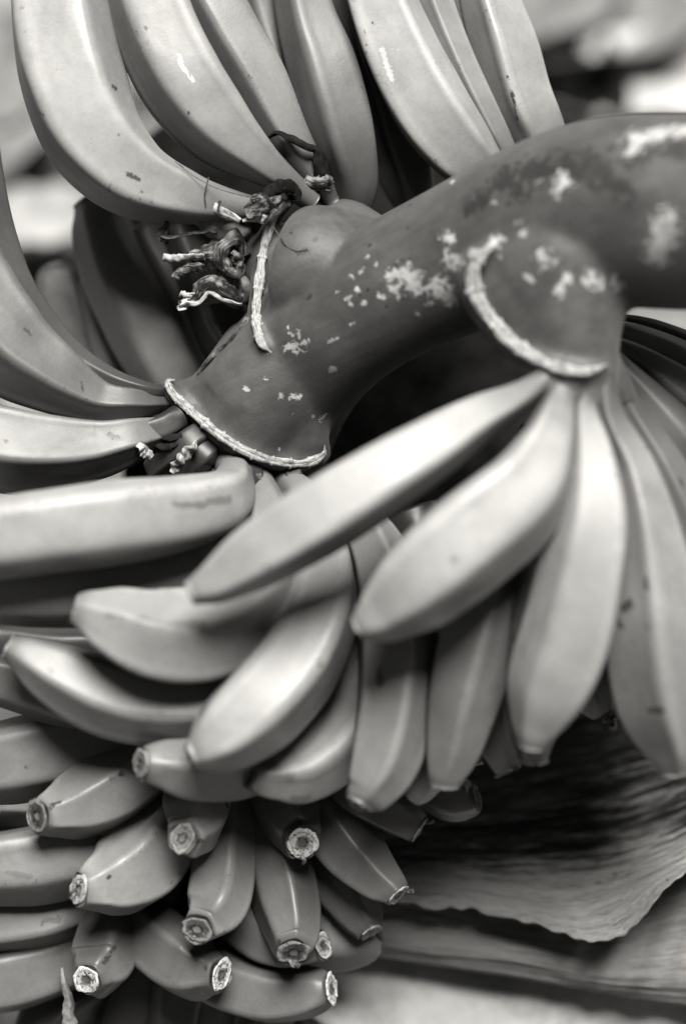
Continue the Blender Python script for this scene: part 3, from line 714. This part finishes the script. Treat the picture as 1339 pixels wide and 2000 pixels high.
# middle rows, lower left hand curving down
banana([(490, 900, 40, 22), (520, 985, -20, 38), (540, 1070, -80, 58), (522, 1150, -140, 72), (462, 1212, -190, 82), (380, 1245, -230, 86), (295, 1243, -260, 82), (218, 1216, -280, 64), (170, 1196, -290, 42), (148, 1190, -292, 30)], 28, 0.54, p=12,
       marks=[F_(215, 1200, 320, 1222, 14), F_(320, 1222, 400, 1218, 16)], dark=2, label='blurred banana with a long dark bruise line and its tip pointing left')
banana([(410, 880, 60, 22), (420, 1000, 0, 44), (360, 1095, -70, 64), (220, 1140, -130, 76), (90, 1150, -150, 76), (-60, 1145, -150, 70)], 0, 0.48, False)
banana([(520, 930, 80, 22), (600, 1050, 20, 50), (570, 1200, -40, 66), (500, 1305, -90, 74), (410, 1360, -130, 76), (305, 1372, -160, 74), (205, 1352, -180, 72), (115, 1312, -192, 58), (50, 1277, -200, 38), (18, 1262, -202, 25)], 6, 0.52,
       marks=[F_(100, 1310, 104, 1314, 13)])
banana([(300, 1340, 60, 50), (160, 1370, -20, 56), (60, 1342, -60, 52), (-60, 1310, -80, 46)], 0, 0.48, False)
banana([(545, 920, 60, 22), (600, 990, -20, 42), (628, 1085, -90, 60), (622, 1190, -160, 76), (580, 1290, -210, 84), (512, 1372, -250, 86), (445, 1432, -275, 72), (398, 1464, -290, 48), (372, 1476, -296, 28)], 4, 0.56,
       dark=2, label='long curved banana in the middle of the bunch with its blunt tip pointing down left')
banana([(640, 1200, 80, 46), (620, 1360, 0, 62), (550, 1450, -60, 66), (465, 1492, -110, 66), (375, 1502, -160, 60), (318, 1494, -190, 46), (290, 1492, -203, 38), (276, 1492, -210, 33)], 20, 0.50, dark=2, label='banana with a ringed round tip, half hidden by the long curved one')
banana([(690, 1080, 40, 50), (705, 1240, 0, 64), (690, 1370, -40, 76), (640, 1448, -80, 82), (580, 1498, -118, 72), (530, 1512, -145, 50), (500, 1512, -160, 38), (488, 1511, -166, 30)], 12, 0.52, dark=True,
       marks=[F_(515, 1490, 565, 1520, 22), F_(575, 1560, 600, 1558, 16)], label='banana with a bruised, blotched pale end pointing down left')
# lower cluster: tips turned to the camera
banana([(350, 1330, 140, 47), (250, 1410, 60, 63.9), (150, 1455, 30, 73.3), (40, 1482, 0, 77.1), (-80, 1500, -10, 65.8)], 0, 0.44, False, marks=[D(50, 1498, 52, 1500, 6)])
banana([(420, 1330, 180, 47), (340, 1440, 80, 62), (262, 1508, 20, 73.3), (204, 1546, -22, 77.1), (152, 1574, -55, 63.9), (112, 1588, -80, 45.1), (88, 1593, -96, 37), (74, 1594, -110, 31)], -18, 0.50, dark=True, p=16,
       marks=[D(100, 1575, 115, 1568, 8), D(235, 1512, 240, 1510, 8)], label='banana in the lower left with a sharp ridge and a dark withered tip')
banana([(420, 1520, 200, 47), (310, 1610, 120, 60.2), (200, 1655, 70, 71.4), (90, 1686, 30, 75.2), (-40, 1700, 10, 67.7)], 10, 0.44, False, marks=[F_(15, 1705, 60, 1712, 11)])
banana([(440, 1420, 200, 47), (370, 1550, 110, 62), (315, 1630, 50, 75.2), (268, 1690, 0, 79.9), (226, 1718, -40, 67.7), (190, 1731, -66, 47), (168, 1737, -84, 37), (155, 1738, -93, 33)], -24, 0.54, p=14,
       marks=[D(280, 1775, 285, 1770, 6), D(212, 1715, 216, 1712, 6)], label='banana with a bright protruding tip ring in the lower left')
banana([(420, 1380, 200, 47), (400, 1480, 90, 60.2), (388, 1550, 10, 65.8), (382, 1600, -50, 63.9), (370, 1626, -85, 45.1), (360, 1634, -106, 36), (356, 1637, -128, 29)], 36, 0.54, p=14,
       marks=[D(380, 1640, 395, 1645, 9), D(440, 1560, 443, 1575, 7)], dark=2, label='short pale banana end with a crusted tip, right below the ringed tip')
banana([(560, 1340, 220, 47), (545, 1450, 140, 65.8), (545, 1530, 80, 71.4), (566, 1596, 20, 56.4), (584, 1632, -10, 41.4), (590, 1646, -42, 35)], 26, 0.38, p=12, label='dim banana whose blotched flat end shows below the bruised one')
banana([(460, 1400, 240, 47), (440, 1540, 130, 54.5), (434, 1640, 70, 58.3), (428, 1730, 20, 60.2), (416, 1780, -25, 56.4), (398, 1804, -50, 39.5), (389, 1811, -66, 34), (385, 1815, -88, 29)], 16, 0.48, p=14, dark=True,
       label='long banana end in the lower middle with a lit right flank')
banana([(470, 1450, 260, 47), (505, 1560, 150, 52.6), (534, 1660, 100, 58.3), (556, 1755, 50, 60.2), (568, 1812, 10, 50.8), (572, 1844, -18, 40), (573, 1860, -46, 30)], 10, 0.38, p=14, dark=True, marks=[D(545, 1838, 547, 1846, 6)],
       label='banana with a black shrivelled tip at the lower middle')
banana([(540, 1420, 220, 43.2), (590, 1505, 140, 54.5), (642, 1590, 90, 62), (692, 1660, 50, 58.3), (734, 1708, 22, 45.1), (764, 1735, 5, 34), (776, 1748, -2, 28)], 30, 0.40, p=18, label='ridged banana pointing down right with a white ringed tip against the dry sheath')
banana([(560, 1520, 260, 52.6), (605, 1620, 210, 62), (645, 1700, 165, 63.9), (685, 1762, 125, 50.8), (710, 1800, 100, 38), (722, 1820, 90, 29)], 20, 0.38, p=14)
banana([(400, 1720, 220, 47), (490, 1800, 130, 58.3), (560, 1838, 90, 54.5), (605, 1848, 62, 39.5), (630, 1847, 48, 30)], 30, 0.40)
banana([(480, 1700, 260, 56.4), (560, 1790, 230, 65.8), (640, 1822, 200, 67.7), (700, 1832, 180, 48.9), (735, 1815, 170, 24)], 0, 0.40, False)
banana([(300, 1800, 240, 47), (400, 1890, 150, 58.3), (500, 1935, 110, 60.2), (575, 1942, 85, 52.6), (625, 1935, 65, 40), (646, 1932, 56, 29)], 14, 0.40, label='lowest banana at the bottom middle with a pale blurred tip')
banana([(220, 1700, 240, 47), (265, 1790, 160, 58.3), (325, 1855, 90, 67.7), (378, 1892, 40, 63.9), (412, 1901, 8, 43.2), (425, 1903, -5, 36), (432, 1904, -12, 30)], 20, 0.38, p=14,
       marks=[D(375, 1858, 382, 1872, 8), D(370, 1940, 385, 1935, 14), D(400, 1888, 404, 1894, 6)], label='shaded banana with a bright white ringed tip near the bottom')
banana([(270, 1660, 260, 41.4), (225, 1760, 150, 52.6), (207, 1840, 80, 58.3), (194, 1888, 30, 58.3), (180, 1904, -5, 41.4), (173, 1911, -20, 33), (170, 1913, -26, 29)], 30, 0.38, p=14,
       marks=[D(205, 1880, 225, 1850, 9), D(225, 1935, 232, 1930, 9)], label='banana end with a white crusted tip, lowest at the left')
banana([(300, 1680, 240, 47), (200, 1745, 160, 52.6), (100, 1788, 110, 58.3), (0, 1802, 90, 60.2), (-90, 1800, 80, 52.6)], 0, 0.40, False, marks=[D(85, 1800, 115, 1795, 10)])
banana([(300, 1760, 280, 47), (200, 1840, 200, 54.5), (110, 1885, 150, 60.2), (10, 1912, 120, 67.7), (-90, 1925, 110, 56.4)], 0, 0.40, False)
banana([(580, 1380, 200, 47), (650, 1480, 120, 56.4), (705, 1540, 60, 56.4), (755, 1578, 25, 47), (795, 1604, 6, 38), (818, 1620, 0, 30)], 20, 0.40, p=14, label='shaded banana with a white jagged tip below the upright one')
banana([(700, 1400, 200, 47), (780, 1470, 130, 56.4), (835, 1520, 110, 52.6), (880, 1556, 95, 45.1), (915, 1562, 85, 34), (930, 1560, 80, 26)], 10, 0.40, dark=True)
# deep fingers that close the gaps, skin tone darkened to paint their shade
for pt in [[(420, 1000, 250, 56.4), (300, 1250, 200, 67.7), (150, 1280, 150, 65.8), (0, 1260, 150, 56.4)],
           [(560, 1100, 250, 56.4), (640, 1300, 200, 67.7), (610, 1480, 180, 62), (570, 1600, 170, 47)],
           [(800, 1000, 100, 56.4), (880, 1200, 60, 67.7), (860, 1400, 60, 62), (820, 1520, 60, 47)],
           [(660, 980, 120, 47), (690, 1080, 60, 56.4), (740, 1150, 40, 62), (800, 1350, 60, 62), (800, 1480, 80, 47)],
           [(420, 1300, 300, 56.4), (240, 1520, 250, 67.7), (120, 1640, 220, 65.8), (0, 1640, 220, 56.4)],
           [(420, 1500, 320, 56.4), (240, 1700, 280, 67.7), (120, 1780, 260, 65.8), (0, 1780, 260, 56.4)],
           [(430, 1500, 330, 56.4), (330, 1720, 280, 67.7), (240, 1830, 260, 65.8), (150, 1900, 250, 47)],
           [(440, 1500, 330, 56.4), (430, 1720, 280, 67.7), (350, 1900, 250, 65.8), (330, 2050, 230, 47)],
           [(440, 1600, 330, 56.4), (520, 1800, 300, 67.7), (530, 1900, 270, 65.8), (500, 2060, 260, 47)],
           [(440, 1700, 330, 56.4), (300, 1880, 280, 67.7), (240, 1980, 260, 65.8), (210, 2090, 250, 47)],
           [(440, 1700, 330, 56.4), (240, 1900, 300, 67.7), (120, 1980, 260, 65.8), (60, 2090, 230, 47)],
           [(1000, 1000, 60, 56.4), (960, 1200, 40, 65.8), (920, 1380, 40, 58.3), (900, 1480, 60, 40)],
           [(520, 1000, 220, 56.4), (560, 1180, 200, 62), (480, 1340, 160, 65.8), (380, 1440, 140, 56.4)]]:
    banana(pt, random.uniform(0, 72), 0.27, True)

# ---------------------------------------------------------------- dried flower remains
def ribbon(name, pts, width, mat, n=60, m=9, twist=2.0, curl=0.8, seed=0, label=None, thick=2.0, phase=0.0):
    """curled papery strip with thickness: pts (x, y, d, w)"""
    c, L = spline([to4(p[:3] + (p[3] * 1.35,)) for p in pts], n); T, N, B = frames(c); V = []; U = []; SX = []
    for side in (0, 1):
        for i in range(n):
            t = i / (n - 1); a0 = twist * t + phase + 0.8 * noise.noise(Vector((t * 4, seed, 0)))
            X = math.cos(a0) * N[i] + math.sin(a0) * B[i]; Y = T[i].cross(X)
            for j in range(m):
                s = j / (m - 1) * 2 - 1
                ww = c[i].w * (1 + 0.35 * noise.noise(Vector((t * 9, math.copysign(2, s), seed))))
                h = curl * c[i].w * (s * s - .4) + 0.30 * c[i].w * noise.noise(Vector((t * 7, s * 1.5, seed))) + 0.10 * c[i].w * noise.noise(Vector((t * 12, s * 5, seed)))
                V.append(c[i].xyz + X * s * ww + Y * (h + side * thick * K)); U.append(t * L * 20); SX.append(s + seed)
    o = n * m; F = []
    for i in range(n - 1):
        for j in range(m - 1):
            a = i * m + j; F.append((a, a + 1, a + m + 1, a + m)); F.append((o + a, o + a + m, o + a + m + 1, o + a + 1))
    bd = [j for j in range(m)] + [i * m + m - 1 for i in range(1, n)] + [(n - 1) * m + j for j in range(m - 2, -1, -1)] + [i * m for i in range(n - 2, 0, -1)]
    for a, b in zip(bd, bd[1:] + bd[:1]): F.append((b, a, a + o, b + o))
    return mesh_obj(name, V, F, mat, BUNCH, origin=c[0].xyz, label=label, attrs={'u': U, 'vx': SX, 'vy': [seed] * len(V)})

M_FLESH = plain('withered_finger_skin', 0.12, 0.46, 120, 0.5, 0.6, 0.001, contrast=(0.3, 0.7))
# stubs of fingers that withered, with curled papery ends
rope('withered_finger', [(510, 450, 100, 36), (462, 452, 55, 40), (428, 440, 25, 30), (398, 425, 5, 20), (376, 408, -5, 12)], M_FLESH, BUNCH, 70, 26, 0.9, 0.35, seed=1, freq=2)
rope('withered_finger', [(500, 500, 100, 38), (455, 505, 55, 40), (425, 500, 25, 32), (395, 500, 10, 18), (370, 505, 5, 13)], M_DRY, BUNCH, 70, 26, 0.9, 0.55, seed=2, freq=3)
rope('withered_finger', [(500, 550, 100, 38), (458, 556, 55, 40), (430, 562, 20, 28), (410, 575, 10, 20), (385, 580, 5, 12)], M_FLESH, BUNCH, 70, 26, 0.9, 0.5, seed=3, freq=2)
ribbon('dried_flower', [(468, 434, -22, 6), (430, 418, -30, 9), (395, 400, -25, 10), (362, 398, -15, 9), (338, 406, -5, 8)], 8, M_DRYP, twist=1.2, seed=1, phase=0.4)
ribbon('dried_flower', [(350, 400, -10, 6), (333, 418, -8, 7), (328, 440, -6, 5), (322, 460, -5, 12), (316, 474, -5, 7)], 8, M_DRY, twist=1.5, seed=2)
ribbon('dried_flower', [(318, 458, -5, 9), (335, 462, -8, 5), (370, 455, -8, 3), (400, 452, -5, 3), (425, 450, 0, 3)], 8, M_DRY, twist=1.5, seed=12, curl=.3)
ribbon('dried_flower', [(400, 505, -10, 9), (370, 505, -10, 9), (340, 508, -10, 7), (318, 505, -10, 7)], 8, M_DRYP, twist=1.0, seed=3)
ribbon('dried_flower', [(400, 525, -5, 10), (370, 528, -8, 9), (345, 532, -8, 6), (338, 542, -8, 9)], 8, M_DRY, twist=2.5, seed=4)
ribbon('dried_flower', [(475, 500, 10, 10), (468, 475, 0, 14), (450, 475, -18, 12), (436, 500, -18, 12), (450, 530, -12, 12), (472, 540, -5, 8)], 10, M_DRY, twist=2.2, seed=5, curl=1.2)
ribbon('dried_flower', [(455, 490, -25, 6), (470, 505, -25, 9), (462, 530, -22, 9), (440, 520, -20, 6)], 10, M_DRY, twist=3, seed=6, curl=1.0)
ribbon('dried_flower', [(470, 590, -10, 14), (440, 575, -15, 16), (410, 560, -18, 14), (392, 575, -15, 12), (375, 592, -12, 7), (352, 602, -10, 10)], 10, M_DRY, twist=1.4, seed=7, curl=1.2)
ribbon('dried_flower', [(472, 596, -20, 6), (435, 588, -22, 4), (408, 572, -22, 4), (388, 590, -20, 4), (365, 588, -12, 8), (346, 602, -10, 9)], 10, M_DRYP, twist=3, seed=8, curl=.5)
ribbon('dried_flower', [(385, 575, -12, 5), (370, 580, -12, 5), (352, 572, -12, 5)], 10, M_DRYP, twist=2, seed=9)
# black clump between the two big bananas and the scar
for i, q in enumerate([[(480, 418, -40, 8), (505, 402, -45, 13), (530, 395, -40, 15), (556, 385, -30, 10)], [(500, 412, -38, 7), (520, 385, -42, 11), (548, 372, -36, 12), (575, 368, -25, 8)],
                       [(478, 408, -30, 6), (495, 392, -38, 10), (520, 398, -42, 10), (545, 402, -36, 8)], [(545, 380, -34, 8), (560, 368, -36, 10), (576, 378, -30, 8), (568, 392, -28, 6)]]):
    ribbon('dried_bract_clump', q, 10, M_LEAF_SHADE if i % 2 else M_DRY, twist=2.5 + i, seed=20 + i, curl=1.2)
ribbon('dried_bract_clump', [(474, 430, -30, 5), (495, 421, -34, 8), (515, 423, -34, 8), (508, 436, -30, 5)], 10, M_DRYP, twist=2, seed=30, curl=1)
# dry curl round the stem of the third finger
ribbon('dried_bract', [(520, 270, -5, 3), (540, 258, -12, 6), (565, 265, -14, 7), (595, 282, -12, 6), (618, 292, 0, 7), (628, 315, 10, 12), (632, 340, 20, 14), (640, 356, 30, 9)], 10, M_LEAF_SHADE, twist=1.8, seed=31, curl=.6, label='dark dried bract curled over a finger stem in the top row')
ribbon('dried_bract', [(600, 345, 15, 10), (622, 352, 10, 10), (642, 352, 14, 8), (648, 360, 20, 5)], 10, M_DRY, twist=2, seed=33, curl=1)
# by the lower scar
ribbon('dried_bract', [(240, 832, -40, 4), (262, 850, -42, 8), (276, 868, -44, 8), (284, 880, -40, 8)], 8, M_DRY, twist=1, seed=34)
ribbon('dried_flower', [(270, 862, -48, 5), (280, 872, -50, 10), (290, 884, -48, 10), (298, 892, -46, 5)], 8, M_DRYP, twist=1, seed=35)
ribbon('dried_flower', [(384, 862, -30, 4), (380, 876, -35, 11), (366, 892, -38, 15), (352, 908, -36, 12), (338, 925, -30, 6)], 8, M_DRYP, twist=0.8, seed=36, curl=.6)
for i, q in enumerate([[(290, 845, -12, 5), (330, 850, -16, 9), (360, 848, -18, 6)], [(286, 862, -10, 6), (320, 868, -16, 9), (352, 862, -18, 6)]]):
    ribbon('dried_bract', q, 8, M_LEAF_SHADE, twist=0.8, seed=40 + i, curl=.6)
ribbon('dried_flower', [(468, 905, -20, 4), (480, 918, -26, 8), (500, 928, -26, 8), (512, 938, -20, 4)], 8, M_DRY, twist=1.4, seed=44)
# bottom left sliver, and tips' remains
ribbon('dried_bract', [(122, 1890, 60, 2), (130, 1935, 50, 6), (136, 1975, 40, 9), (140, 2040, 30, 11)], 8, M_FLESH, twist=0.6, seed=45, phase=1.2, label='pale pointed bract sliver at the bottom left')
ribbon('dried_flower', [(1176, 1396, -104, 7), (1188, 1404, -106, 8), (1194, 1416, -106, 10), (1190, 1424, -104, 6)], 8, M_DRY, twist=2, seed=46, curl=1)
ribbon('dried_flower', [(1188, 1404, -104, 3), (1198, 1398, -108, 4), (1208, 1402, -106, 3)], 8, M_DRY, twist=2, seed=47, curl=1)
for q, sd_ in (([(566, 1872, -50, 4), (574, 1882, -54, 5), (584, 1890, -52, 3)], 60), ([(792, 1740, -12, 3), (802, 1738, -16, 4), (806, 1744, -14, 2)], 61), ([(832, 1606, -10, 3), (842, 1602, -12, 4), (846, 1608, -10, 2)], 62),
               ([(150, 1740, -96, 3), (140, 1745, -104, 3), (134, 1752, -102, 2)], 63), ([(590, 1668, -60, 3), (596, 1680, -66, 4), (590, 1688, -62, 2)], 64)):
    ribbon('dried_flower', q, 6, M_DRY, n=24, m=5, twist=2, seed=sd_, curl=.8)
# fine threads
rope('dry_thread', [(342, 315, -60, 1.0), (380, 345, -62, .9), (430, 370, -58, .9), (490, 385, -50, .9), (535, 388, -40, .8)], M_HAIR, BUNCH, 60, 6, 1, 0)
rope('dry_thread', [(402, 402, -48, 1.3), (400, 380, -52, 1.6), (404, 360, -56, 1.4), (408, 345, -58, 1.6)], M_HAIR, BUNCH, 40, 6, 1, 0.1)
rope('dry_thread', [(425, 415, -45, 2.2), (428, 400, -50, 2.6), (430, 392, -52, 3)], M_HAIR, BUNCH, 30, 6, 1, 0.3)
rope('dry_thread', [(538, 450, 0, 1.5), (550, 468, 0, 1.5), (562, 482, 0, 1.2), (580, 490, 0, 1.2), (600, 487, 0, 1.8)], M_HAIR, BUNCH, 40, 6, 1, 0, bvh=SBVH, lift=.8)
